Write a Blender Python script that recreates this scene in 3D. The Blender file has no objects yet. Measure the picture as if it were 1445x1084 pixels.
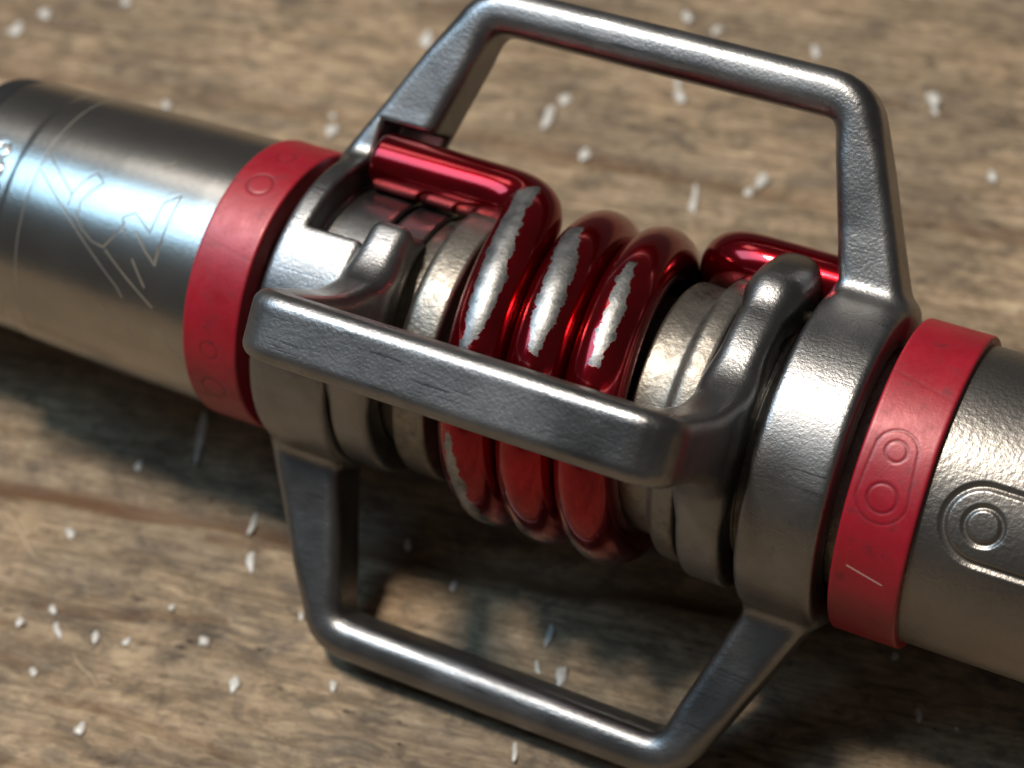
import bpy, math, random
import numpy as np
from mathutils import Matrix, Vector

# ------------------------------------------------------------------ scene, camera, light
MM = 0.001
ZA = 16.10            # height of the pedal axis above the wood, mm
scene = bpy.context.scene
C = scene.collection

cam_d = bpy.data.cameras.new("camera")
cam = bpy.data.objects.new("camera", cam_d)
C.objects.link(cam)
RC = ((0.8943686, 0.44107281, -0.07456259),
      (0.28559869, -0.69131217, -0.66371746),
      (-0.34429375, 0.57231308, -0.74425772))          # rows: right, down, forward
EYE = (39.04553, -73.18363, 92.50331)
m = Matrix(((RC[0][0], -RC[1][0], -RC[2][0], EYE[0] * MM),
            (RC[0][1], -RC[1][1], -RC[2][1], EYE[1] * MM),
            (RC[0][2], -RC[1][2], -RC[2][2], (EYE[2] + ZA) * MM),
            (0, 0, 0, 1)))
cam.matrix_world = m
cam_d.sensor_width = 36.0
cam_d.lens = 2903.883 / 1445.0 * 36.0
cam_d.clip_start = 0.005
cam_d.clip_end = 20.0
cam_d.dof.use_dof = True
cam_d.dof.focus_distance = 0.1105
cam_d.dof.aperture_fstop = 44.0
scene.camera = cam

world = bpy.data.worlds.new("World")
scene.world = world
world.use_nodes = True
bg = world.node_tree.nodes["Background"]
bg.inputs[0].default_value = (0.62, 0.60, 0.58, 1)
bg.inputs[1].default_value = 0.12


def area(name, direction, dist, sx, sy, power, color, target=(0, 0, 0)):
    ld = bpy.data.lights.new(name, 'AREA')
    ld.shape = 'RECTANGLE'
    ld.size, ld.size_y = sx, sy
    ld.energy = power
    ld.color = color
    o = bpy.data.objects.new(name, ld)
    C.objects.link(o)
    d = Vector(direction).normalized()
    o.location = Vector(target) + d * dist
    o.rotation_euler = d.to_track_quat('Z', 'Y').to_euler()
    return o


area("warm_lamp", (-0.26, -0.08, 0.96), 0.50, 0.085, 0.05, 3.35, (1.0, 0.90, 0.77))
area("blue_window", (-0.53, -0.17, 0.83), 0.60, 0.25, 0.27, 1.75, (0.40, 0.71, 1.0))
area("pale_fill", (-0.50, 0.30, 0.82), 0.60, 0.11, 0.11, 0.16, (1.0, 0.95, 0.90))  # added weak fill, no window there; whitens the highlight on the left body

scene.view_settings.view_transform = 'Standard'
scene.view_settings.look = 'None'
scene.view_settings.exposure = -0.22
scene.view_settings.gamma = 1.0
scene.view_settings.use_curve_mapping = False


# ------------------------------------------------------------------ material helpers
def mat(name):
    mm_ = bpy.data.materials.new(name)
    mm_.use_nodes = True
    nt = mm_.node_tree
    return mm_, nt, nt.nodes["Principled BSDF"]


def node(nt, t, **kw):
    n = nt.nodes.new(t)
    for k, v in kw.items():
        setattr(n, k, v)
    return n


def coords(nt, scale=(1, 1, 1), rot=(0, 0, 0)):
    tc = node(nt, 'ShaderNodeTexCoord')
    mp = node(nt, 'ShaderNodeMapping')
    mp.inputs['Scale'].default_value = scale
    mp.inputs['Rotation'].default_value = rot
    nt.links.new(tc.outputs['Object'], mp.inputs[0])
    return mp.outputs[0]


def noise(nt, vec, scale, detail=3, rough=0.55, dist=0.0):
    n = node(nt, 'ShaderNodeTexNoise')
    n.inputs['Scale'].default_value = scale
    n.inputs['Detail'].default_value = detail
    n.inputs['Roughness'].default_value = rough
    n.inputs['Distortion'].default_value = dist
    nt.links.new(vec, n.inputs['Vector'])
    return n.outputs['Fac']


def ramp(nt, fac, stops, interp='LINEAR'):
    r = node(nt, 'ShaderNodeValToRGB')
    cr = r.color_ramp
    cr.interpolation = interp
    while len(cr.elements) < len(stops):
        cr.elements.new(0.5)
    for e_, (p, c) in zip(cr.elements, stops):
        e_.position = p
        e_.color = c if len(c) == 4 else (*c, 1)
    nt.links.new(fac, r.inputs[0])
    return r.outputs[0]


def gray(v):
    return (v, v, v, 1)


def mix(nt, fac, a, b, mode='MIX'):
    n = node(nt, 'ShaderNodeMix', data_type='RGBA', blend_type=mode)
    for sock, v in ((n.inputs[0], fac), (n.inputs[6], a), (n.inputs[7], b)):
        if hasattr(v, 'links') or isinstance(v, bpy.types.NodeSocket):
            nt.links.new(v, sock)
        else:
            sock.default_value = v
    return n.outputs[2]


def math_(nt, op, a, b=0.0, c=None):
    n = node(nt, 'ShaderNodeMath', operation=op)
    for s, v in zip(n.inputs, (a, b, c)):
        if v is None:
            continue
        if isinstance(v, bpy.types.NodeSocket):
            nt.links.new(v, s)
        else:
            s.default_value = v
    return n.outputs[0]


def bump(nt, height, dist_mm, strength=1.0, prev=None):
    b = node(nt, 'ShaderNodeBump')
    b.inputs['Strength'].default_value = strength
    b.inputs['Distance'].default_value = dist_mm * MM
    nt.links.new(height, b.inputs['Height'])
    if prev is not None:
        nt.links.new(prev, b.inputs['Normal'])
    return b.outputs[0]


def attr(nt, name):
    a = node(nt, 'ShaderNodeAttribute', attribute_name=name)
    return a.outputs['Fac']


# cast, bead-blasted steel of the wings
def cast_metal(name, base, rough, bump_mm, grain=2600, dark=0.75, grime=0.0):
    M, nt, b = mat(name)
    v = coords(nt)
    n1 = noise(nt, v, grain, 3, 0.6)
    n2 = noise(nt, v, 420, 4, 0.6)
    n3 = noise(nt, v, 110, 4, 0.6)
    n4 = noise(nt, v, 800, 6, 0.75)
    sc = noise(nt, coords(nt, (0.06, 1, 1), (0.2, 0.3, 0.25)), 3800, 2, 0.5)     # rub marks along the bars
    col = ramp(nt, n2, [(0.3, tuple(c * dark for c in base)), (0.7, base)])
    col = mix(nt, ramp(nt, n4, [(0.60, gray(0)), (0.74, gray(0.55))]), col, (base[0] * 0.45, base[1] * 0.42, base[2] * 0.40, 1))
    if grime:
        col = mix(nt, ramp(nt, n4, [(0.46 - grime * 0.1, gray(0)), (0.66, gray(0.6))]), col, (0.05, 0.042, 0.034, 1))
        nt.links.new(ramp(nt, n4, [(0.46 - grime * 0.1, gray(1)), (0.66, gray(0.7))]), b.inputs['Metallic'])
    else:
        b.inputs['Metallic'].default_value = 1.0
    nt.links.new(col, b.inputs['Base Color'])
    r = ramp(nt, n3, [(0.32, gray(rough - 0.10)), (0.68, gray(rough + 0.09))])
    r = mix(nt, ramp(nt, sc, [(0.62, gray(0)), (0.72, gray(0.6))]), r, gray(rough - 0.16))
    nt.links.new(r, b.inputs['Roughness'])
    bb = bump(nt, n1, bump_mm, 1.0)
    bb = bump(nt, n2, 0.014, 1.0, bb)
    bb = bump(nt, ramp(nt, sc, [(0.60, gray(1)), (0.74, gray(0))]), 0.004, 1.0, bb)
    vo = node(nt, 'ShaderNodeTexVoronoi', feature='F1')
    vo.inputs['Scale'].default_value = 700
    nt.links.new(v, vo.inputs['Vector'])
    nick = ramp(nt, vo.outputs['Distance'], [(0.0, gray(0)), (0.14, gray(1))])
    bb = bump(nt, nick, 0.012, 0.6, bb)
    nt.links.new(bb, b.inputs['Normal'])
    return M


M_WING = cast_metal("cast_steel", (0.275, 0.272, 0.273), 0.39, 0.024, 5200)
M_SLEEVE = cast_metal("raw_steel", (0.30, 0.272, 0.235), 0.42, 0.04, 2600, 0.6, 0.5)


# turned steel of the bodies, with dirt in the engraved lines
def body_metal(name, base, rough, aniso, bump_mm):
    M, nt, b = mat(name)
    vx = coords(nt, (1, 0.02, 0.02))
    v = coords(nt)
    lines = noise(nt, vx, 5200, 2, 0.6)
    n2 = noise(nt, v, 260, 4, 0.6)
    n1 = noise(nt, v, 3400, 2, 0.6)
    g = attr(nt, "groove")
    col = ramp(nt, n2, [(0.3, tuple(c * 0.82 for c in base)), (0.7, base)])
    gm = math_(nt, 'MULTIPLY', g, 0.95)
    dirt = ramp(nt, n2, [(0.4, (0.045, 0.034, 0.024)), (0.62, (0.20, 0.14, 0.08))])
    col = mix(nt, gm, col, dirt)
    nt.links.new(col, b.inputs['Base Color'])
    nt.links.new(math_(nt, 'SUBTRACT', 1.0, math_(nt, 'MULTIPLY', g, 0.9)), b.inputs['Metallic'])
    b.inputs['Roughness'].default_value = rough
    b.inputs['Anisotropic'].default_value = aniso
    tg = node(nt, 'ShaderNodeTangent', direction_type='RADIAL', axis='X')
    nt.links.new(tg.outputs[0], b.inputs['Tangent'])
    bb = bump(nt, lines, 0.004, 1.0)
    bb = bump(nt, n1, bump_mm, 1.0, bb)
    nt.links.new(bb, b.inputs['Normal'])
    return M


M_BODY_L = body_metal("turned_steel", (0.42, 0.40, 0.37), 0.25, 0.3, 0.006)
M_BODY_R = body_metal("blasted_steel", (0.25, 0.235, 0.22), 0.38, 0.2, 0.03)

# red bands
M_BAND, nt, b = mat("red_anodised")
v = coords(nt)
n2 = noise(nt, v, 350, 4, 0.6)
n1 = noise(nt, v, 4200, 2, 0.6)
n3 = noise(nt, v, 900, 6, 0.7)
sc = noise(nt, coords(nt, (1, 0.08, 0.08), (0.5, 0, 0)), 2600, 3, 0.6)
g = attr(nt, "groove")
col = ramp(nt, n2, [(0.3, (0.25, 0.003, 0.013)), (0.72, (0.33, 0.005, 0.018))])
col = mix(nt, ramp(nt, n3, [(0.56, gray(0)), (0.70, gray(0.6))]), col, (0.09, 0.006, 0.010, 1))
col = mix(nt, ramp(nt, sc, [(0.70, gray(0)), (0.76, gray(0.35))]), col, (0.42, 0.06, 0.06, 1))
col = mix(nt, math_(nt, 'MAXIMUM', math_(nt, 'MULTIPLY', g, 0.6), 0.0), col, (0.07, 0.004, 0.008, 1))
col = mix(nt, math_(nt, 'MAXIMUM', math_(nt, 'MULTIPLY', math_(nt, 'SUBTRACT', math_(nt, 'MULTIPLY', g, -1.0), 0.3), 1.0), 0.0), col, (0.75, 0.55, 0.52, 1))
nt.links.new(col, b.inputs['Base Color'])
b.inputs['Metallic'].default_value = 0.15
nt.links.new(ramp(nt, n3, [(0.35, gray(0.40)), (0.65, gray(0.54))]), b.inputs['Roughness'])
b.inputs['Specular IOR Level'].default_value = 0.6
b.inputs['Coat Weight'].default_value = 0.15
b.inputs['Coat Roughness'].default_value = 0.34
bb = bump(nt, n1, 0.008, 1.0)
bb = bump(nt, n2, 0.03, 1.0, bb)
bb = bump(nt, sc, 0.006, 1.0, bb)
nt.links.new(bb, b.inputs['Normal'])

# red lacquered spring with bare wear
M_SPRING, nt, b = mat("red_lacquer")
v = coords(nt)
w = attr(nt, "wear")
n1 = noise(nt, v, 1150, 6, 0.68)
n2 = noise(nt, v, 5200, 2, 0.5)
nn = math_(nt, 'MULTIPLY', math_(nt, 'SUBTRACT', n1, 0.5), 1.3)
wd = math_(nt, 'ADD', w, nn)
bare = ramp(nt, math_(nt, 'ADD', math_(nt, 'MULTIPLY', wd, 2.0), 0.5),
            [(0.47, gray(1)), (0.53, gray(0))])
redn = ramp(nt, noise(nt, v, 300, 3, 0.5), [(0.3, (0.19, 0.001, 0.005)), (0.7, (0.32, 0.002, 0.008))])
silv = ramp(nt, n1, [(0.35, (0.12, 0.12, 0.118)), (0.65, (0.30, 0.295, 0.29))])
nt.links.new(mix(nt, bare, redn, silv), b.inputs['Base Color'])
b.inputs['Metallic'].default_value = 0.92
nt.links.new(ramp(nt, bare, [(0, gray(0.19)), (1, gray(0.40))]), b.inputs['Roughness'])
nt.links.new(ramp(nt, bare, [(0, gray(0.5)), (1, gray(0))]), b.inputs['Coat Weight'])
b.inputs['Coat Roughness'].default_value = 0.06
step = ramp(nt, bare, [(0, gray(1)), (1, gray(0))])
bb = bump(nt, step, 0.010, 1.0)
bb = bump(nt, math_(nt, 'MULTIPLY', n2, bare), 0.012, 1.0, bb)
bb = bump(nt, noise(nt, v, 700, 2, 0.5), 0.008, 1.0, bb)
nt.links.new(bb, b.inputs['Normal'])

# black rubber seal
M_SEAL, nt, b = mat("black_rubber")
b.inputs['Base Color'].default_value = (0.012, 0.012, 0.014, 1)
b.inputs['Roughness'].default_value = 0.5

# white flecks
M_FLECK, nt, b = mat("white_paint_fleck")
v = coords(nt)
oi = node(nt, 'ShaderNodeObjectInfo')
fc = ramp(nt, noise(nt, v, 900, 3), [(0.3, (0.42, 0.39, 0.35)), (0.7, (0.66, 0.64, 0.60))])
fc = mix(nt, math_(nt, 'MULTIPLY', oi.outputs['Random'], 0.5), fc, (0.45, 0.41, 0.35, 1))
nt.links.new(fc, b.inputs['Base Color'])
b.inputs['Roughness'].default_value = 0.3
b.inputs['Transmission Weight'].default_value = 0.0
b.inputs['Subsurface Weight'].default_value = 0.0
b.inputs['IOR'].default_value = 1.5

M_SPLINTER, nt, b = mat("pale_splinter")
b.inputs['Base Color'].default_value = (0.40, 0.30, 0.195, 1)
b.inputs['Roughness'].default_value = 0.7

# weathered board
GR = math.radians(9.0)
M_WOOD, nt, b = mat("weathered_wood")
vg = coords(nt, (1, 1, 1), (0, 0, -GR))


def stretched(sx, sy):
    mp = node(nt, 'ShaderNodeMapping')
    mp.inputs['Scale'].default_value = (sx, sy, 1)
    nt.links.new(vg, mp.inputs[0])
    return mp.outputs[0]


band = noise(nt, stretched(0.12, 1.0), 330, 5, 0.62, 0.4)
blot = noise(nt, stretched(0.55, 1.0), 400, 8, 0.74, 0.9)
blot2 = noise(nt, stretched(0.5, 1.0), 1000, 7, 0.72, 0.6)
fib = noise(nt, stretched(0.05, 1.0), 2600, 4, 0.7, 0.2)
fine = noise(nt, stretched(0.30, 1.0), 2500, 4, 0.7)
dash = noise(nt, stretched(0.45, 1.0), 700, 4, 0.65)
big = noise(nt, stretched(0.6, 1.0), 80, 4, 0.6)
stain = noise(nt, stretched(0.65, 1.0), 170, 6, 0.68, 0.6)
col = ramp(nt, band, [(0.30, (0.27, 0.188, 0.117)), (0.45, (0.40, 0.292, 0.187)), (0.58, (0.46, 0.345, 0.228)), (0.72, (0.33, 0.235, 0.148))])
col = mix(nt, ramp(nt, blot, [(0.37, gray(0.92)), (0.49, gray(0.0))]), col, (0.165, 0.132, 0.098, 1))
col = mix(nt, ramp(nt, blot, [(0.53, gray(0.0)), (0.66, gray(0.8))]), col, (0.60, 0.465, 0.315, 1))
col = mix(nt, ramp(nt, blot2, [(0.36, gray(0.7)), (0.49, gray(0.0))]), col, (0.15, 0.108, 0.073, 1))
col = mix(nt, ramp(nt, blot2, [(0.55, gray(0.0)), (0.68, gray(0.6))]), col, (0.64, 0.51, 0.36, 1))
col = mix(nt, ramp(nt, fib, [(0.36, gray(0.62)), (0.56, gray(0.0))]), col, (0.14, 0.094, 0.058, 1))
col = mix(nt, ramp(nt, fine, [(0.34, gray(0.5)), (0.5, gray(0.0))]), col, (0.12, 0.087, 0.06, 1))
col = mix(nt, ramp(nt, dash, [(0.29, gray(0.9)), (0.36, gray(0.0))]), col, (0.045, 0.035, 0.028, 1))
col = mix(nt, ramp(nt, big, [(0.42, gray(0.75)), (0.56, gray(0.0))]), col, mix(nt, 1.0, col, (0.58, 0.60, 0.64, 1), "MULTIPLY"))
col = mix(nt, ramp(nt, stain, [(0.57, gray(0.0)), (0.66, gray(0.8))]), col, mix(nt, 1.0, col, (0.50, 0.51, 0.54, 1), 'MULTIPLY'))
# reddish-brown seams and checks
col = mix(nt, attr(nt, "seam"), col, (0.13, 0.066, 0.030, 1))
col = mix(nt, 1.0, col, (0.86, 0.825, 0.775, 1), 'MULTIPLY')
nt.links.new(col, b.inputs['Base Color'])
b.inputs['Specular IOR Level'].default_value = 0.3
nt.links.new(ramp(nt, blot, [(0.3, gray(0.5)), (0.7, gray(0.72))]), b.inputs['Roughness'])
bb = bump(nt, fib, 0.10, 1.0)
bb = bump(nt, blot, 0.18, 1.0, bb)
bb = bump(nt, blot2, 0.10, 1.0, bb)
bb = bump(nt, ramp(nt, dash, [(0.27, gray(0)), (0.36, gray(1))]), 0.10, 1.0, bb)
nt.links.new(bb, b.inputs['Normal'])


# ------------------------------------------------------------------ mesh helpers
def mesh_obj(name, verts, faces, material, parent=None, smooth=True, attrs=None):
    me = bpy.data.meshes.new(name)
    verts = np.asarray(verts, dtype=np.float64)
    if isinstance(faces, np.ndarray):
        n, k = faces.shape
        me.vertices.add(len(verts))
        me.vertices.foreach_set("co", (verts * MM).astype(np.float32).ravel())
        me.loops.add(n * k)
        me.loops.foreach_set("vertex_index", faces.astype(np.int32).ravel())
        me.polygons.add(n)
        me.polygons.foreach_set("loop_start", np.arange(0, n * k, k, dtype=np.int32))
        me.update(calc_edges=True)
        me.validate()
    else:
        me.from_pydata([tuple(v_ * MM) for v_ in verts], [], faces)
    me.materials.append(material)
    me.polygons.foreach_set("use_smooth", np.full(len(me.polygons), smooth))
    if attrs:
        for k_, a_ in attrs.items():
            at = me.attributes.new(k_, 'FLOAT', 'POINT')
            at.data.foreach_set("value", np.asarray(a_, dtype=np.float32).ravel())
    me.update()
    o = bpy.data.objects.new(name, me)
    C.objects.link(o)
    if parent is not None:
        o.parent = parent
    return o


def grid_faces(nu, nv, wrap_v=False):
    i, j = np.meshgrid(np.arange(nu - 1), np.arange(nv if wrap_v else nv - 1), indexing='ij')
    j2 = (j + 1) % nv
    f = np.stack([i * nv + j, (i + 1) * nv + j, (i + 1) * nv + j2, i * nv + j2], -1)
    return f.reshape(-1, 4)


def dirv(phi):
    return np.stack([np.zeros_like(phi), -np.cos(phi), np.sin(phi)], -1)


def lathe(name, prof, material, parent, nseg=128, attrs=None, phis=None, disp=None):
    """prof: list of (x, r); closed round the axis. disp(x, phi) -> (radial offset, groove mask)"""
    prof = np.asarray(prof, float)
    ph = np.linspace(0, 2 * np.pi, nseg, endpoint=False) if phis is None else phis
    X, P = np.meshgrid(prof[:, 0], ph, indexing='ij')
    Rr = np.repeat(prof[:, 1][:, None], len(ph), 1)
    gm = np.zeros_like(X)
    if disp is not None:
        dr, gm = disp(X, P)
        Rr = Rr + dr
    V = np.stack([X, -Rr * np.cos(P), Rr * np.sin(P)], -1).reshape(-1, 3)
    return mesh_obj(name, V, grid_faces(len(prof), len(ph), True), material, parent, True, {"groove": gm})


def round_prof(pts, rad=0.3, n=4):
    """round the corners of an open profile polyline"""
    pts = [np.array(p, float) for p in pts]
    out = [pts[0]]
    for a, p, c in zip(pts[:-2], pts[1:-1], pts[2:]):
        la, lc = np.linalg.norm(a - p), np.linalg.norm(c - p)
        k = min(rad, la * 0.45, lc * 0.45)
        s, e_ = p + (a - p) / la * k, p + (c - p) / lc * k
        for i in range(n + 1):
            t = i / n
            out.append((1 - t) ** 2 * s + 2 * t * (1 - t) * p + t * t * e_)
    out.append(pts[-1])
    return np.array(out)


def densify(prof, step):
    out = [prof[0]]
    for a, c in zip(prof[:-1], prof[1:]):
        n = max(1, int(math.ceil(np.linalg.norm(c - a) / step)))
        for i in range(1, n + 1):
            out.append(a + (c - a) * i / n)
    return np.array(out)


# ---- signed distance modelling (surface nets) for the cast wings
def smin(a, c, k):
    h = np.clip(0.5 + 0.5 * (c - a) / k, 0, 1)
    return c + (a - c) * h - k * h * (1 - h)


def smax(a, c, k):
    return -smin(-a, -c, k)


def rbox(q, rr):
    """rounded intersection of slab distances q (list)"""
    q = [v_ + rr for v_ in q]
    mx = q[0]
    for v_ in q[1:]:
        mx = np.maximum(mx, v_)
    s = 0
    for v_ in q:
        s = s + np.maximum(v_, 0) ** 2
    return np.sqrt(s) + np.minimum(mx, 0) - rr


def seg(px, py, a, c, ra, rb):
    ax, ay = a
    bx, by = c[0] - ax, c[1] - ay
    h = np.clip(((px - ax) * bx + (py - ay) * by) / (bx * bx + by * by), 0, 1)
    return np.hypot(px - ax - h * bx, py - ay - h * by) - (ra + (rb - ra) * h)


def line_groove(dist, w, depth):
    """soft V groove around dist == 0"""
    g_ = np.clip(1 - np.abs(dist) / w, 0, 1)
    g_ = g_ * g_ * (3 - 2 * g_)
    return -depth * g_, g_


def polyseg_dist(u, v_, pts):
    d = np.full(u.shape, 1e9)
    for a, c in zip(pts[:-1], pts[1:]):
        d = np.minimum(d, seg(u, v_, a, c, 0, 0))
    return d


def surface_nets(f, lo, hi, step):
    n = [int(math.ceil((h_ - l_) / step)) + 1 for l_, h_ in zip(lo, hi)]
    ax = [np.float32(l_) + np.arange(k, dtype=np.float32) * np.float32(step) for l_, k in zip(lo, n)]
    D = f(ax[0][:, None, None], ax[1][None, :, None], ax[2][None, None, :]).astype(np.float32)
    D = np.broadcast_to(D, n)
    S = D < 0
    cs = [k - 1 for k in n]
    acc = np.zeros((*cs, 3), np.float32)
    cnt = np.zeros(cs, np.float32)
    for axis in range(3):
        o1, o2 = [a_ for a_ in range(3) if a_ != axis]
        for i in (0, 1):
            for j in (0, 1):
                sl = [slice(0, -1)] * 3
                sl[o1] = slice(i, i + cs[o1])
                sl[o2] = slice(j, j + cs[o2])
                s0 = list(sl); s1 = list(sl)
                s0[axis] = slice(0, cs[axis]); s1[axis] = slice(1, cs[axis] + 1)
                d0, d1 = D[tuple(s0)], D[tuple(s1)]
                cr = (d0 < 0) != (d1 < 0)
                t = np.where(cr, d0 / np.where(cr, d0 - d1, 1), 0)
                cnt += cr
                acc[..., axis] += t
                acc[..., o1] += i * cr
                acc[..., o2] += j * cr
    act = cnt > 0
    idx = np.full(cs, -1, np.int64)
    idx[act] = np.arange(act.sum())
    ijk = np.argwhere(act).astype(np.float32)
    V = (ijk + acc[act] / cnt[act][:, None]) * step + np.array(lo, np.float32)
    F = []
    for axis in range(3):
        o1, o2 = (axis + 1) % 3, (axis + 2) % 3
        s0 = [slice(None)] * 3; s1 = [slice(None)] * 3
        s0[axis] = slice(0, cs[axis]); s1[axis] = slice(1, cs[axis] + 1)
        a0, a1 = S[tuple(s0)], S[tuple(s1)]
        e_ = np.argwhere(a0 != a1)
        e_ = e_[(e_[:, o1] > 0) & (e_[:, o2] > 0) & (e_[:, o1] < cs[o1]) & (e_[:, o2] < cs[o2])]
        inside = a0[tuple(e_.T)]

        def at(d1, d2):
            q = e_.copy()
            q[:, o1] -= d1
            q[:, o2] -= d2
            return idx[tuple(q.T)]
        quad = np.stack([at(1, 1), at(0, 1), at(0, 0), at(1, 0)], -1)
        quad[~inside] = quad[~inside][:, ::-1]
        F.append(quad)
    F = np.concatenate(F)
    # pull the vertices onto the true surface
    h = np.float32(step * 0.25)
    for _ in range(2):
        x, t, r = V.T
        d = f(x, t, r)
        g = np.stack([f(x + h, t, r) - f(x - h, t, r), f(x, t + h, r) - f(x, t - h, r), f(x, t, r + h) - f(x, t, r - h)], -1) / (2 * h)
        gg = np.maximum((g * g).sum(-1), 0.25)
        V = V - np.clip(d / gg, -step, step)[:, None] * g
    return V, F


def wing_to_pedal(V, ang):
    a = math.radians(ang)
    rd = np.array([0, -math.cos(a), math.sin(a)])
    td = np.array([0, math.sin(a), math.cos(a)])
    return V[:, :1] * np.array([1, 0, 0]) + V[:, 1:2] * td + V[:, 2:3] * rd


RB = 20.05


def loop2d(x, r, base, corner, rb, rc, k=1.7):
    """half loop: tapered arm, arc corner, bar"""
    ax = np.abs(x)
    b_, c_ = np.array(base), np.array(corner)
    u = (b_ - c_) / np.linalg.norm(b_ - c_)
    s_, e_ = c_ + u * k, c_ + np.array([-k, 0.0])
    pts_ = [(1 - t_) ** 2 * s_ + 2 * t_ * (1 - t_) * c_ + t_ * t_ * e_ for t_ in np.linspace(0, 1, 6)]
    d = seg(ax, r, tuple(b_), tuple(s_), rb, rc)
    for p_, q_ in zip(pts_[:-1], pts_[1:]):
        d = np.minimum(d, seg(ax, r, tuple(p_), tuple(q_), rc, rc))
    return np.minimum(d, seg(ax, r, (0, RB), tuple(e_), 1.40, rc))


# ------------------------------------------------------------------ setting: the board
def vnoise(x, y, seed):
    """smooth value noise on a lattice"""
    rng = np.random.default_rng(seed)
    tab = rng.random((256, 256))
    xi, yi = np.floor(x).astype(int), np.floor(y).astype(int)
    fx, fy = x - xi, y - yi
    fx, fy = fx * fx * (3 - 2 * fx), fy * fy * (3 - 2 * fy)
    g_ = lambda a_, b_: tab[a_ % 256, b_ % 256]
    return (g_(xi, yi) * (1 - fx) + g_(xi + 1, yi) * fx) * (1 - fy) + (g_(xi, yi + 1) * (1 - fx) + g_(xi + 1, yi + 1) * fx) * fy


gx = np.arange(-86.0, 50.01, 0.40)
gy = np.arange(-46.0, 82.01, 0.34)
GX, GY = np.meshgrid(gx, gy, indexing='ij')
GA = math.radians(10.0)
al = GX * math.cos(GA) + GY * math.sin(GA)
ac = -GX * math.sin(GA) + GY * math.cos(GA)
ac = ac + 1.6 * (vnoise(al / 22, ac / 9, 1) - 0.5)
HZ = (vnoise(al / 14, ac / 1.5, 2) - 0.5) * 0.30 + (vnoise(al / 7, ac / 0.7, 3) - 0.5) * 0.20 + (vnoise(al / 30, ac / 5, 4) - 0.5) * 0.35
HZ += (vnoise(al / 2.6, ac / 1.6, 5) - 0.5) * 0.16
seam = np.zeros_like(GX)
for pts_, w_, dep in (([(-86, -22.0), (-60, -16.4), (-40, -12.0), (-23, -8.5), (-5, -5.2), (20, 0.5), (50, 6.0)], 0.75, 0.30),
                      ([(-86, 22.0), (-40, 30.5), (-10, 34.6), (8.7, 36.6), (17.7, 37.4), (50, 41.0)], 0.9, 0.15)):
    dd = polyseg_dist(GX, GY + 0.8 * (vnoise(GX / 6, GX * 0 + w_ * 9, 7) - 0.5), pts_)
    g_ = np.clip(1 - dd / w_, 0, 1)
    HZ -= dep * g_ * g_ * (3 - 2 * g_)
    seam = np.maximum(seam, np.clip(1.25 - dd / (w_ * 1.1), 0, 1) * (0.5 + 0.8 * vnoise(al / 9, ac / 2, 9)) * (dep / 0.30))
# open checks along the grain
rngc = np.random.default_rng(11)
for _ in range(70):
    x_, y_ = rngc.uniform(-84, 48), rngc.uniform(-44, 80)
    L_ = rngc.uniform(3, 14)
    a_ = GA + rngc.normal(0, 0.05)
    sel = (np.abs(GX - x_) < L_ + 2) & (np.abs(GY - y_) < L_ * 0.4 + 3)
    if not sel.any():
        continue
    q_ = (x_ + L_ / 2 * math.cos(a_), y_ + L_ / 2 * math.sin(a_) + rngc.normal(0, 0.3))
    dd = polyseg_dist(GX[sel], GY[sel] + 0.5 * (vnoise(GX[sel] / 2, GY[sel] * 0, 8) - 0.5), [(x_ - L_ / 2 * math.cos(a_), y_ - L_ / 2 * math.sin(a_)), (x_, y_), q_])
    HZ[sel] -= 0.35 * np.clip(1 - dd / 0.38, 0, 1)
    seam[sel] = np.maximum(seam[sel], 0.55 * np.clip(1.1 - dd / 0.42, 0, 1))
HZ -= np.percentile(HZ, 82)
edge = np.minimum.reduce([GX + 86, 50 - GX, GY + 46, 82 - GY])
HZ *= np.clip(edge / 4.0, 0, 1)
nxg, nyg = GX.shape
Vb = np.stack([GX, GY, HZ], -1).reshape(-1, 3)
Fb = grid_faces(nxg, nyg)
n0 = len(Vb)


def board_z(x_, y_):
    i_ = int(np.clip(round((x_ - gx[0]) / 0.40), 0, nxg - 1))
    j_ = int(np.clip(round((y_ - gy[0]) / 0.34), 0, nyg - 1))
    return float(HZ[max(0, i_ - 1):i_ + 2, max(0, j_ - 1):j_ + 2].mean())


# border of the board round the modelled relief
bxs, bys = [-260.0, gx[0], gx[-1], 260.0], [-200.0, gy[0], gy[-1], 260.0]
Vo = np.array([(a_, b_, 0.0) for a_ in bxs for b_ in bys])
Fo = np.array([[n0 + i_ * 4 + j_, n0 + (i_ + 1) * 4 + j_, n0 + (i_ + 1) * 4 + j_ + 1, n0 + i_ * 4 + j_ + 1]
               for i_ in range(3) for j_ in range(3) if (i_, j_) != (1, 1)])
board = mesh_obj("wooden_board", np.concatenate([Vb, Vo]), np.concatenate([Fb, Fo]), M_WOOD, None, True,
                 {"seam": np.concatenate([np.clip(seam, 0, 1).ravel(), np.zeros(16)])})
board["kind"] = "structure"

# ------------------------------------------------------------------ the pedal
pedal = bpy.data.objects.new("bicycle_pedal", None)
pedal.empty_display_size = 0.01
C.objects.link(pedal)
pedal["label"] = "clipless bicycle pedal of grey cast metal with red coil spring lying on worn wood"
pedal["category"] = "bicycle pedal"


def part(o, label=None):
    o.location = (0, 0, ZA * MM)
    if label:
        o["label"] = label
    return o


def sub(o, label=None):
    if label:
        o["label"] = label
    return o


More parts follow.
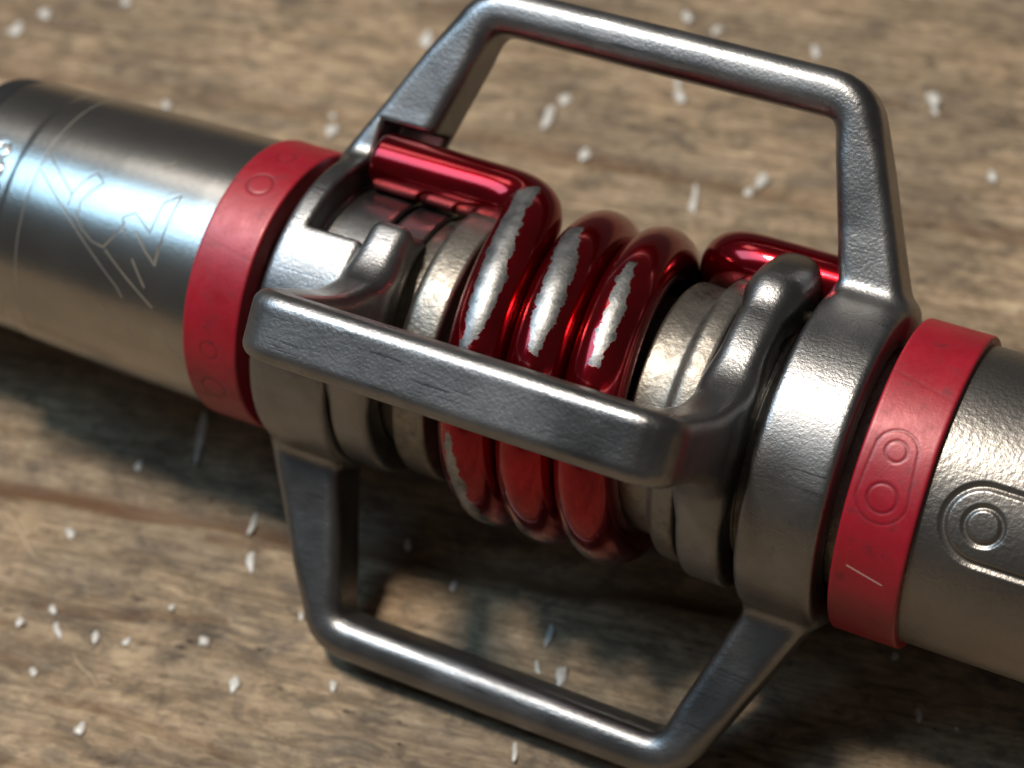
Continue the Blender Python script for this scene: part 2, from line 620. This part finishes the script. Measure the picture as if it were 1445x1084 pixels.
def wing_a(x, t, r):
    rad = np.sqrt(t * t + r * r)
    ar = np.abs(r)
    lp = np.where(x < 0, loop2d(x, ar, (16.3, 8.3), (11.75, RB), 2.4, 1.38), loop2d(x, ar, (16.2, 8.3), (11.75, RB), 1.9, 1.36))
    lp = np.maximum(lp, 7.2 - ar)
    ht = 1.95 + 0.05 * np.maximum(13.0 - ar, 0)
    d = rbox([lp, np.abs(t) - ht], 0.75 + 0.45 * np.clip((ar - 16.5) / 2.5, 0, 1))
    left = rbox([np.abs(x + 15.15) - 2.6, rad - 9.55, 7.25 - rad], 0.45)
    right = rbox([np.abs(x - 15.85) - 2.3, rad - 9.65, 7.25 - rad], 0.45)
    d = smin(d, np.minimum(left, right), 0.9)
    d = np.maximum(d, 7.2 - rad)
    # slot in the far left collar for the end of the spring  (angle 74..160 deg, wing at 135 -> -61..+22)
    th = np.degrees(np.arctan2(t, r))            # angle from the wing direction
    phi = 135.0 + th
    cut = np.maximum.reduce([np.broadcast_to(a_, np.broadcast_shapes(x.shape, t.shape, r.shape)) for a_ in
                             (-(x + 16.25), x + 9.0, 7.7 - rad, r - 11.75, (75.5 - phi) * 0.155, (phi - 139.0) * 0.19)])
    d = smax(d, -cut, 0.35)
    return d


def wing_b(x, t, r):
    rad = np.sqrt(t * t + r * r)
    ar = np.abs(r)
    lp = loop2d(x, ar, (11.15, 8.3), (11.25, RB), 1.42, 1.32, 1.15)
    lp = np.maximum(lp, 7.2 - ar)
    ht = 1.9 + 0.045 * np.maximum(15.0 - ar, 0) ** 2
    d = rbox([lp, np.abs(t) - ht], 0.85)
    phi = 45.0 + np.degrees(np.arctan2(t, r))        # pedal angle
    phi = np.where(phi > 180, phi - 360, phi)
    low = np.clip((phi - 80.0) / 12.0, 0, 1) * np.clip((178.0 - phi) / 10.0, 0, 1)
    ring = rbox([np.abs(np.abs(x) - 11.2) - 1.35, rad - 9.15 + 1.55 * low, 7.25 - rad], 0.45)
    top = np.where(x < 0, 86.0, 152.0)
    lug = rbox([np.abs(np.abs(x) - 11.2) - 1.35, rad - 10.0, 7.4 - rad, (phi - top) * 0.165, (33.0 - phi) * 0.165], 0.85)
    bumpx = rbox([np.abs(x - 11.2) - 1.35, rad - 10.65, 7.4 - rad, (phi - 146.0) * 0.175, (100.0 - phi) * 0.175], 1.15)
    lug = smin(lug, bumpx, 1.7)
    d = smin(d, np.minimum(ring, lug), 1.2)
    return np.maximum(d, 7.2 - rad)


V, F = surface_nets(wing_a, (-19.2, -10.6, -22.4), (19.2, 10.6, 22.4), 0.21)
outer = part(mesh_obj("outer_wing", wing_to_pedal(V, 135), F, M_WING, pedal),
             "grey cast outer wing with upper and lower loops and slotted collars")
V, F = surface_nets(wing_b, (-13.6, -11.9, -22.4), (13.6, 11.9, 22.4), 0.20)
inner = part(mesh_obj("inner_wing", wing_to_pedal(V, 45), F, M_WING, pedal),
             "grey cast inner wing with the near bar crossing the spring")

# core sleeve with flanges
prof = round_prof([(-19.2, 7.15), (-12.7, 7.15), (-12.6, 7.25), (-8.85, 7.25), (-8.7, 8.25), (-8.3, 8.6), (-6.3, 8.6), (-5.9, 6.3),
                   (5.3, 6.3), (5.5, 7.4), (5.7, 7.6), (7.75, 7.6), (7.85, 8.2), (8.3, 8.62), (9.5, 8.62), (9.7, 7.25), (12.6, 7.25), (12.7, 7.15), (19.2, 7.15)], 0.25, 3)
part(lathe("axle_sleeve", densify(prof, 0.6), M_SLEEVE, pedal, 160), "rough bare metal sleeve with flanges inside the spring")


# ---- bands with the pressed emblem
def dense_phis(lo, hi, step_mm, R):
    a = np.arange(math.radians(lo), math.radians(hi), step_mm / R)
    b_ = np.linspace(math.radians(hi), math.radians(lo + 360), 60, endpoint=False)
    return np.concatenate([a, b_])


def emblem(u, v_, cu, cs, cl, r_s, r_l, taper=None):
    """two discs inside a stadium outline: centres (cu, cs) small and (cu, cl) large; u across, v round"""
    ds = np.hypot(u - cu, v_ - cs)
    dl = np.hypot(u - cu, v_ - cl)
    st = seg(u, v_, (cu, cs), (cu, cl), r_s * 2.0, r_l * 1.75)
    return ds, dl, st


def band_disp(R, marks, scores=()):
    def fn(X, P):
        ph = (P + math.pi / 2) % (2 * math.pi) - math.pi / 2
        dr = np.zeros_like(X)
        gm = np.zeros_like(X)
        for cu, ps, pl, so in marks:
            vv = ph * R
            ds, dl, st = emblem(X, vv, cu, math.radians(ps) * R, math.radians(pl) * R, 0.58, 0.80)
            for d_, w_, dep in ((ds - 0.58, 0.11, 0.035), (dl - 0.80, 0.13, 0.045), (st, 0.10, 0.035 * so)):
                a_, g_ = line_groove(d_, w_, dep)
                dr = np.minimum(dr, a_)
                gm = np.maximum(gm, g_ * min(1.0, dep / 0.03))
        for xa, pa, xb, pb, w_, dep in scores:
            a_, g_ = line_groove(seg(X, ph * R, (xa, math.radians(pa) * R), (xb, math.radians(pb) * R), 0, 0), w_, dep)
            dr = np.minimum(dr, a_)
            gm = np.where(dep < 0, np.where(g_ > 0.05, -g_, gm), np.maximum(gm, g_ * 0.3))
        return dr, gm
    return fn


def band(x0, x1, R, marks, label, scores=()):
    prof = round_prof([(x0 + 0.02, R - 1.6), (x0, R), (x1, R), (x1 - 0.02, R - 1.6)], 0.22, 4)
    prof = densify(prof, 0.08)
    return part(lathe("red_band", prof, M_BAND, pedal, phis=dense_phis(-45, 150, 0.085, R), disp=band_disp(R, marks, scores)), label)


band(-22.70, -18.85, 9.08, [(-20.85, 107.5, 88.0, 0.12), (-20.75, 16.8, -2.5, 0.12)], "red ring on the far left body with faint pressed circles",
     [(-22.6, 60.0, -18.9, 56.0, 0.16, 0.004), (-22.0, 30.0, -20.9, 28.0, 0.08, 0.012)])
band(19.00, 22.95, 9.24, [(20.86, 59.5, 43.5, 1.0)], "red ring beside the near right collar with pressed circle emblem",
     [(19.1, 88.0, 22.9, 82.0, 0.18, 0.006), (19.9, 16.5, 21.9, 13.0, 0.13, -0.004)])

# ---- left body: turned steel, engraved lines
ENG = [[(-35.48, 75.9), (-32.56, 61.0)],
       [(-35.37, 66.9), (-33.2, 56.0), (-32.42, 52.8)],
       [(-32.53, 56.0), (-32.56, 61.0), (-32.22, 67.2), (-31.55, 73.4), (-30.76, 69.6), (-31.4, 64.1), (-31.76, 59.0), (-31.63, 54.9)],
       [(-31.85, 54.5), (-31.02, 48.5), (-30.13, 45.1), (-29.21, 44.2), (-28.53, 51.3), (-28.23, 56.1)],
       [(-32.42, 52.8), (-31.19, 46.5), (-29.44, 38.0), (-27.78, 29.8), (-27.37, 26.2)],
       [(-29.02, 43.3), (-27.33, 35.6), (-25.13, 26.2)],
       [(-24.97, 16.8), (-23.5, 9.1), (-23.02, 5.0)],
       [(-27.99, 52.0), (-28.49, 57.8), (-27.77, 61.2), (-26.29, 55.0), (-26.22, 68.7), (-25.33, 73.7), (-25.36, 54.1), (-25.43, 45.3)],
       [(-27.22, 54.0), (-26.34, 48.2), (-25.35, 43.4), (-25.32, 53.4)],
       [(-27.0, 43.0), (-25.82, 33.5)],
       [(-27.48, 83.3), (-27.05, 88.2)],
       [(-29.1, 19.2), (-28.48, 17.1), (-28.66, 11.4)],
       [(-27.13, 14.8), (-26.6, 8.8)]]
RL = 8.6


def left_disp(X, P):
    ph = (P + math.pi / 2) % (2 * math.pi) - math.pi / 2
    vv = ph * RL
    d = np.full(X.shape, 1e9)
    for ln in ENG:
        d = np.minimum(d, polyseg_dist(X, vv, [(a_, math.radians(p_) * RL) for a_, p_ in ln]))
    d1, g1 = line_groove(d, 0.075, 0.006)
    d2, g2 = line_groove(X + 35.58, 0.07, 0.006)
    # raised characters at the frame edge
    ch = np.full(X.shape, 1e9)
    for cx_, cp_, rr in ((-38.75, 71.0, 0.42), (-38.55, 62.0, 0.42), (-38.35, 53.0, 0.42)):
        ch = np.minimum(ch, np.abs(np.hypot(X - cx_, (vv - math.radians(cp_) * RL) * 0.8) - rr))
    d3, g3 = line_groove(ch, 0.16, 0.06)
    return d1 + d2 + d3, np.maximum(g1, np.maximum(g2 * 0.8, g3 * 0.35))


prof = round_prof([(-41.35, 6.5), (-41.30, 8.31), (-37.4, 8.38), (-37.1, 8.43), (-30.0, 8.67), (-24.0, 8.78), (-22.4, 8.78), (-22.3, 7.4)], 0.12, 3)
part(lathe("pedal_body", densify(prof, 0.046), M_BODY_L, pedal, phis=dense_phis(-42, 145, 0.046, RL), disp=left_disp),
     "bright turned metal body with engraved outline lettering, far left")

prof = round_prof([(-43.3, 3.0), (-43.3, 7.95), (-42.9, 8.18), (-41.4, 8.18), (-41.38, 6.0)], 0.25, 4)
part(lathe("rubber_seal", prof, M_SEAL, pedal, 128), "black rubber seal at the far end")

prof = round_prof([(-43.2, 7.0), (-49.2, 7.0), (-49.5, 7.9), (-66.0, 7.9), (-66.0, 0.3)], 0.3, 3)
part(lathe("axle_end", prof, M_SLEEVE, pedal, 96), "axle end beyond the black seal")

# ---- right body with the deep stadium emblem
RR = 8.76


def right_disp(X, P):
    ph = (P + math.pi / 2) % (2 * math.pi) - math.pi / 2
    vv = ph * RR
    pc = math.radians(44.2) * RR
    st = seg(X, vv, (26.25, pc), (32.5, pc), 2.12, 2.12)
    ci = np.hypot(X - 26.25, vv - pc) - 1.0
    d1, g1 = line_groove(st, 0.30, 0.20)
    d2, g2 = line_groove(ci, 0.24, 0.17)
    return d1 + d2, np.maximum(g1, g2) * 0.18


prof = round_prof([(22.6, 7.0), (22.62, 8.76), (33.0, 8.76), (33.6, 8.3), (36.5, 8.3), (36.6, 4.0)], 0.15, 3)
part(lathe("pedal_body", densify(prof, 0.075), M_BODY_R, pedal, phis=dense_phis(-42, 145, 0.075, RR), disp=right_disp),
     "satin grey metal body with grooved emblem at the right edge")

# ---- the spring
WR = 1.84          # wire radius
RS = 8.52          # coil centre radius
PITCH = 3.70


def xc(phi):       # phi unwrapped, decreasing along the wire
    return -3.85 - PITCH * (phi - 65.0) / 360.0


PL, PR = 123.0, 130.0 - 1080.0 + 360.0 * 0
pts = []
for x_ in np.arange(-15.8, xc(PL), 0.15):
    k = min(1, max(0, (x_ + 16.1) / 9.0))
    pts.append((x_, PL + 1.5 * (1 - k), 9.5))
end_phi = 135.0 - 360 * 3
for p_ in np.arange(PL, end_phi, -0.8):
    a_ = (PL - p_)
    b_ = (p_ - end_phi)
    rr = RS + 0.9 * math.exp(-(a_ / 22.0) ** 2) + 0.9 * math.exp(-(b_ / 25.0) ** 2)
    pts.append((xc(p_), p_, rr))
xe = xc(end_phi)
for x_ in np.arange(xe, 14.4, 0.15):
    pts.append((x_, end_phi, 9.4))
pts = np.array(pts)
ph = np.radians(pts[:, 1])
P3 = np.stack([pts[:, 0], -pts[:, 2] * np.cos(ph), pts[:, 2] * np.sin(ph)], 1)


def resample(P, aux, step):
    s = np.concatenate([[0], np.cumsum(np.linalg.norm(np.diff(P, axis=0), axis=1))])
    n = int(s[-1] / step)
    q = np.linspace(0, s[-1], n)
    return np.stack([np.interp(q, s, P[:, i]) for i in range(3)], 1), np.interp(q, s, aux)


P3, phu = resample(P3, pts[:, 1], 0.14)
# smooth the bends
win = 34
ker = np.hanning(2 * win + 1); ker /= ker.sum()
ext = np.concatenate([2 * P3[0] - P3[win:0:-1], P3, 2 * P3[-1] - P3[-2:-win - 2:-1]])
Ps = np.stack([np.convolve(ext[:, i], ker, 'valid') for i in range(3)], 1)
ext = np.concatenate([np.full(win, phu[0]), phu, np.full(win, phu[-1])])
phs = np.convolve(ext, ker, 'valid')
T = np.gradient(Ps, axis=0)
T /= np.linalg.norm(T, axis=1)[:, None]
rad = Ps.copy(); rad[:, 0] = 0
N = rad - (rad * T).sum(1)[:, None] * T
N /= np.linalg.norm(N, axis=1)[:, None]
B = np.cross(T, N)
B *= np.sign(B[:, :1].sum() or 1)
bx = B[:, 0].copy()
nring = 72
ps = np.linspace(-np.pi, np.pi, nring, endpoint=False)
prx = np.full(len(Ps), WR)
for k_, s_ in ((0, 0.78), (1, 0.90), (2, 0.97)):
    prx[k_] = prx[-1 - k_] = WR * s_
Vs = Ps[:, None, :] + prx[:, None, None] * (np.cos(ps)[None, :, None] * N[:, None, :] + np.sin(ps)[None, :, None] * B[:, None, :])
W2 = ps * WR                                        # position across the wire, + towards +x in the coils


def interp_patch(phi_u, w_, k, tab):
    """tab rows: phi, centre, half width (phi descending)"""
    t_ = np.array(tab)[::-1]
    p = phi_u + 360.0 * k
    c_ = np.interp(p, t_[:, 0], t_[:, 1])
    h_ = np.interp(p, t_[:, 0], t_[:, 2])
    endd = np.maximum(p - t_[-1, 0], t_[0, 0] - p) * 0.15
    return np.maximum(np.abs(w_ - c_) - h_, endd)


PHI, WW = np.meshgrid(phs, W2, indexing='ij')
wear = np.full(PHI.shape, 9.0)
for k, tab in ((0, [(117, -0.5, 0.75), (106, -0.6, 0.65), (92, -0.35, 0.75), (72, 0.10, 0.85), (58, 0.0, 0.6), (50, -0.15, 0.25)]),
               (1, [(106, -0.75, 0.65), (84, 0.0, 0.85), (68, 0.2, 0.75), (55, 0.05, 0.3)]),
               (2, [(95, -0.15, 0.30), (78, 0.25, 0.5), (65, 0.25, 0.5), (57, 0.1, 0.25)]),
               (0, [(21, -0.60, 0.22), (8, -0.30, 0.48), (-12, 0.0, 0.52), (-26, 0.15, 0.55), (-45, 0.1, 0.6)]),
               (1, [(-14, -0.65, 0.20), (-24, -0.45, 0.45), (-42, -0.2, 0.5)]),
               (2, [(-10, -0.65, 0.20), (-20, -0.45, 0.45), (-42, -0.2, 0.5)])):
    wear = np.minimum(wear, interp_patch(PHI, WW, k, tab))
nl = len(Ps)
Vf = Vs.reshape(-1, 3)
Vf = np.concatenate([Vf, Ps[:1], Ps[-1:]])
wf = np.concatenate([wear.ravel(), [9, 9]])
Fq = grid_faces(nl, nring, True)
cap0 = np.array([[nl * nring, (j + 1) % nring, j, j] for j in range(nring)])
faces = [tuple(f_) for f_ in Fq]
faces += [(nl * nring, j, (j + 1) % nring) for j in range(nring)]
o_ = (nl - 1) * nring
faces += [(nl * nring + 1, o_ + (j + 1) % nring, o_ + j) for j in range(nring)]
spring = part(mesh_obj("coil_spring", Vf, faces, M_SPRING, pedal, True, {"wear": wf}),
              "red lacquered coil spring with bare worn patches")

# ------------------------------------------------------------------ flecks and splinters on the wood
RCn = np.array(RC)
EY = np.array(EYE) + np.array([0, 0, ZA])


def on_wood(u, v_):
    d = RCn.T @ np.array([(u - 722.5) / 2903.883, (v_ - 542.0) / 2903.883, 1.0])
    t = -EY[2] / d[2]
    return EY + t * d


def fleck(u, v_, wpx, hpx, tilt, label, flat=0.5):
    """fleck lying where the photograph shows it, real size in mm on the board"""
    c_ = on_wood(u, v_)
    tr = math.radians(-tilt)
    up = on_wood(u + 10 * math.sin(tr), v_ - 10 * math.cos(tr)) - c_
    rt = on_wood(u + 10 * math.cos(tr), v_ + 10 * math.sin(tr)) - c_
    rz = math.atan2(up[1], up[0]) - math.pi / 2
    a_, b_ = wpx * abs(rt[0] * math.cos(rz) + rt[1] * math.sin(rz)) / 10, hpx * np.linalg.norm(up) / 10
    rng = random.Random(int(u * 7 + v_ * 13))
    import bmesh
    bm = bmesh.new()
    bmesh.ops.create_icosphere(bm, subdivisions=2, radius=1.0)
    ph1, ph2 = rng.uniform(0, 6), rng.uniform(0, 6)
    for q in bm.verts:
        k = 1 + 0.22 * math.sin(2.6 * q.co.x + 1.7 * q.co.y + ph1) + 0.18 * math.sin(4.3 * q.co.y - 2.2 * q.co.x + ph2) + rng.uniform(-0.08, 0.08)
        q.co.x *= a_ * k * MM
        q.co.y *= b_ * k * MM
        q.co.z = (q.co.z * min(a_, b_) * flat * k) * MM
    me = bpy.data.meshes.new("paint_fleck")
    bm.to_mesh(me)
    bm.free()
    me.materials.append(M_FLECK)
    me.polygons.foreach_set("use_smooth", np.full(len(me.polygons), True))
    o = bpy.data.objects.new("paint_fleck", me)
    C.objects.link(o)
    o.location = (c_[0] * MM, c_[1] * MM, (board_z(c_[0], c_[1]) + min(a_, b_) * flat * 0.35) * MM)
    o.rotation_euler = (0, 0, rz)
    o["label"] = label
    o["category"] = "paint fleck"
    o["group"] = "white flecks on the wood"
    return o


FLECKS = [
    (24, 42, 9, 9, 0, "round white fleck near the upper left corner, lower of two"),
    (65, 20, 10, 8, 0, "white fleck at the top left edge, upper right of two"),
    (178, 3, 9, 7, 0, "white fleck cut by the top edge above the seal"),
    (237, 149, 8, 7, 0, "white fleck just above the turned metal body"),
    (470, 186, 9, 8, 0, "round white fleck above the far red ring"),
    (470, 163, 6, 4, 0, "tiny faint fleck just above the fleck over the far red ring"),
    (602, 55, 8, 11, 0, "white fleck left of the upper loop's left arm"),
    (775, 167, 8, 18, -28, "large drop-shaped white fleck seen through the upper loop"),
    (798, 140, 8, 7, 0, "small fleck touching the large drop-shaped one in the upper loop"),
    (825, 218, 8, 8, 0, "round white fleck above the coil spring, inside the upper loop"),
    (960, 136, 9, 9, 0, "round white fleck just below the upper bar"),
    (957, 117, 5, 8, 0, "faint fleck between the upper bar and the round fleck under it"),
    (970, 24, 8, 7, 0, "white fleck above the upper bar, left of two"),
    (1012, 43, 8, 6, 0, "white fleck above the upper bar, right of two"),
    (1152, 72, 7, 9, 0, "white fleck above the right corner of the upper bar"),
    (1319, 140, 10, 9, 0, "bigger white fleck right of the upper loop corner"),
    (1320, 157, 6, 5, 0, "small fleck hanging below the bigger one on the right"),
    (1400, 252, 8, 9, 0, "lone white fleck far right above the near red ring"),
    (1076, 253, 9, 11, 0, "larger of the two flecks inside the upper loop's right half"),
    (1057, 267, 7, 7, 0, "smaller of the two flecks inside the upper loop's right half"),
    (979, 283, 6, 24, -10, "long pale streak fleck behind the coils in the upper loop"),
    (284, 618, 6, 38, -6, "long pale streak in the shadow under the far red ring"),
    (196, 657, 5, 7, 0, "small fleck in the shadow under the turned metal body"),
    (357, 736, 5, 18, -25, "slanting streak fleck in shadow left of the lower loop"),
    (354, 789, 6, 16, 0, "drop-shaped fleck at the shadow edge left of the lower loop"),
    (100, 752, 8, 8, 0, "cream fleck on the lit wood below the brown grain line"),
    (243, 856, 5, 5, 0, "tiny bright dot fleck in the middle of the lower left wood"),
    (73, 857, 7, 7, 0, "fleck above the elongated one at the lower left"),
    (27, 876, 6, 6, 0, "fleck nearest the left edge at the lower left"),
    (81, 886, 6, 13, 12, "elongated fleck in the cluster at the lower left"),
    (135, 898, 5, 9, 0, "narrow fleck right of the elongated one at the lower left"),
    (179, 904, 6, 6, 0, "round fleck ending the row at the lower left"),
    (287, 904, 10, 8, 0, "broad fleck right of the row at the lower left"),
    (331, 965, 7, 11, 0, "bright drop fleck below the lower loop's left corner"),
    (471, 966, 6, 9, 0, "blue-tinted drop fleck just under the lower bar"),
    (425, 870, 4, 6, 0, "tiny fleck touching the lower loop's left corner"),
    (113, 1027, 8, 10, 0, "white fleck near the lower left corner"),
    (48, 948, 7, 7, 0, "dull fleck low at the left side"),
    (575, 770, 5, 8, 0, "dim fleck in deep shadow inside the lower loop"),
    (640, 825, 5, 8, 0, "dim fleck at the shadow edge inside the lower loop"),
    (775, 895, 5, 18, -12, "bluish streak fleck inside the lower loop"),
    (758, 940, 5, 13, 5, "short bluish streak beside the cream drop in the lower loop"),
    (793, 950, 8, 15, -15, "cream drop fleck against the lower bar"),
    (727, 1062, 5, 15, -10, "streak fleck below the lower bar at the bottom edge"),
    (1263, 922, 5, 6, 0, "small grey fleck under the near red ring"),
    (1297, 1008, 5, 10, 0, "grey drop fleck in the shadow at the lower right"),
    (1350, 1027, 3, 3, 0, "tiny grey speck at the lower right"),
    (945, 855, 3, 3, 0, "barely visible speck in the deep shadow under the spring"),
]
for f_ in FLECKS:
    fleck(*f_)


def splinter(px, wpx, label):
    P = np.array([on_wood(*p) for p in px])
    s = np.linspace(0, len(P) - 1, 24)
    Q = np.stack([np.interp(s, np.arange(len(P)), P[:, i]) for i in range(3)], 1)
    k = np.hanning(5); k /= k.sum()
    pad = np.concatenate([Q[:1]] * 2 + [Q] + [Q[-1:]] * 2)
    Q = np.stack([np.convolve(pad[:, i], k, 'valid') for i in range(3)], 1)
    n = len(Q)
    t_ = np.gradient(Q, axis=0); t_ /= np.linalg.norm(t_, axis=1)[:, None]
    side = np.cross(t_, [0, 0, 1])
    wmm = wpx / 22.0 * np.sin(np.linspace(0.12, math.pi - 0.12, n)) ** 0.6
    vs, fs = [], []
    for i in range(n):
        for a_ in range(6):
            an = a_ * math.pi / 3
            vs.append(Q[i] + np.array([0, 0, board_z(Q[i][0], Q[i][1])]) + side[i] * math.cos(an) * wmm[i] + np.array([0, 0, 1]) * (math.sin(an) * wmm[i] * 0.7 + 0.04))
    for i in range(n - 1):
        for a_ in range(6):
            fs.append((i * 6 + a_, i * 6 + (a_ + 1) % 6, (i + 1) * 6 + (a_ + 1) % 6, (i + 1) * 6 + a_))
    fs.append(tuple(range(5, -1, -1)))
    fs.append(tuple(range((n - 1) * 6, n * 6)))
    o = mesh_obj("wood_splinter", vs, fs, M_SPLINTER, None, True)
    o["label"] = label
    o["category"] = "splinter"
    o["group"] = "splinters on the wood"


splinter([(4, 712), (22, 740), (38, 768), (51, 792)], 2.2, "pale straight splinter at the left edge below the brown line")
splinter([(101, 918), (112, 938), (128, 952), (138, 972)], 1.3, "thin curved pale splinter below the lower left flecks")
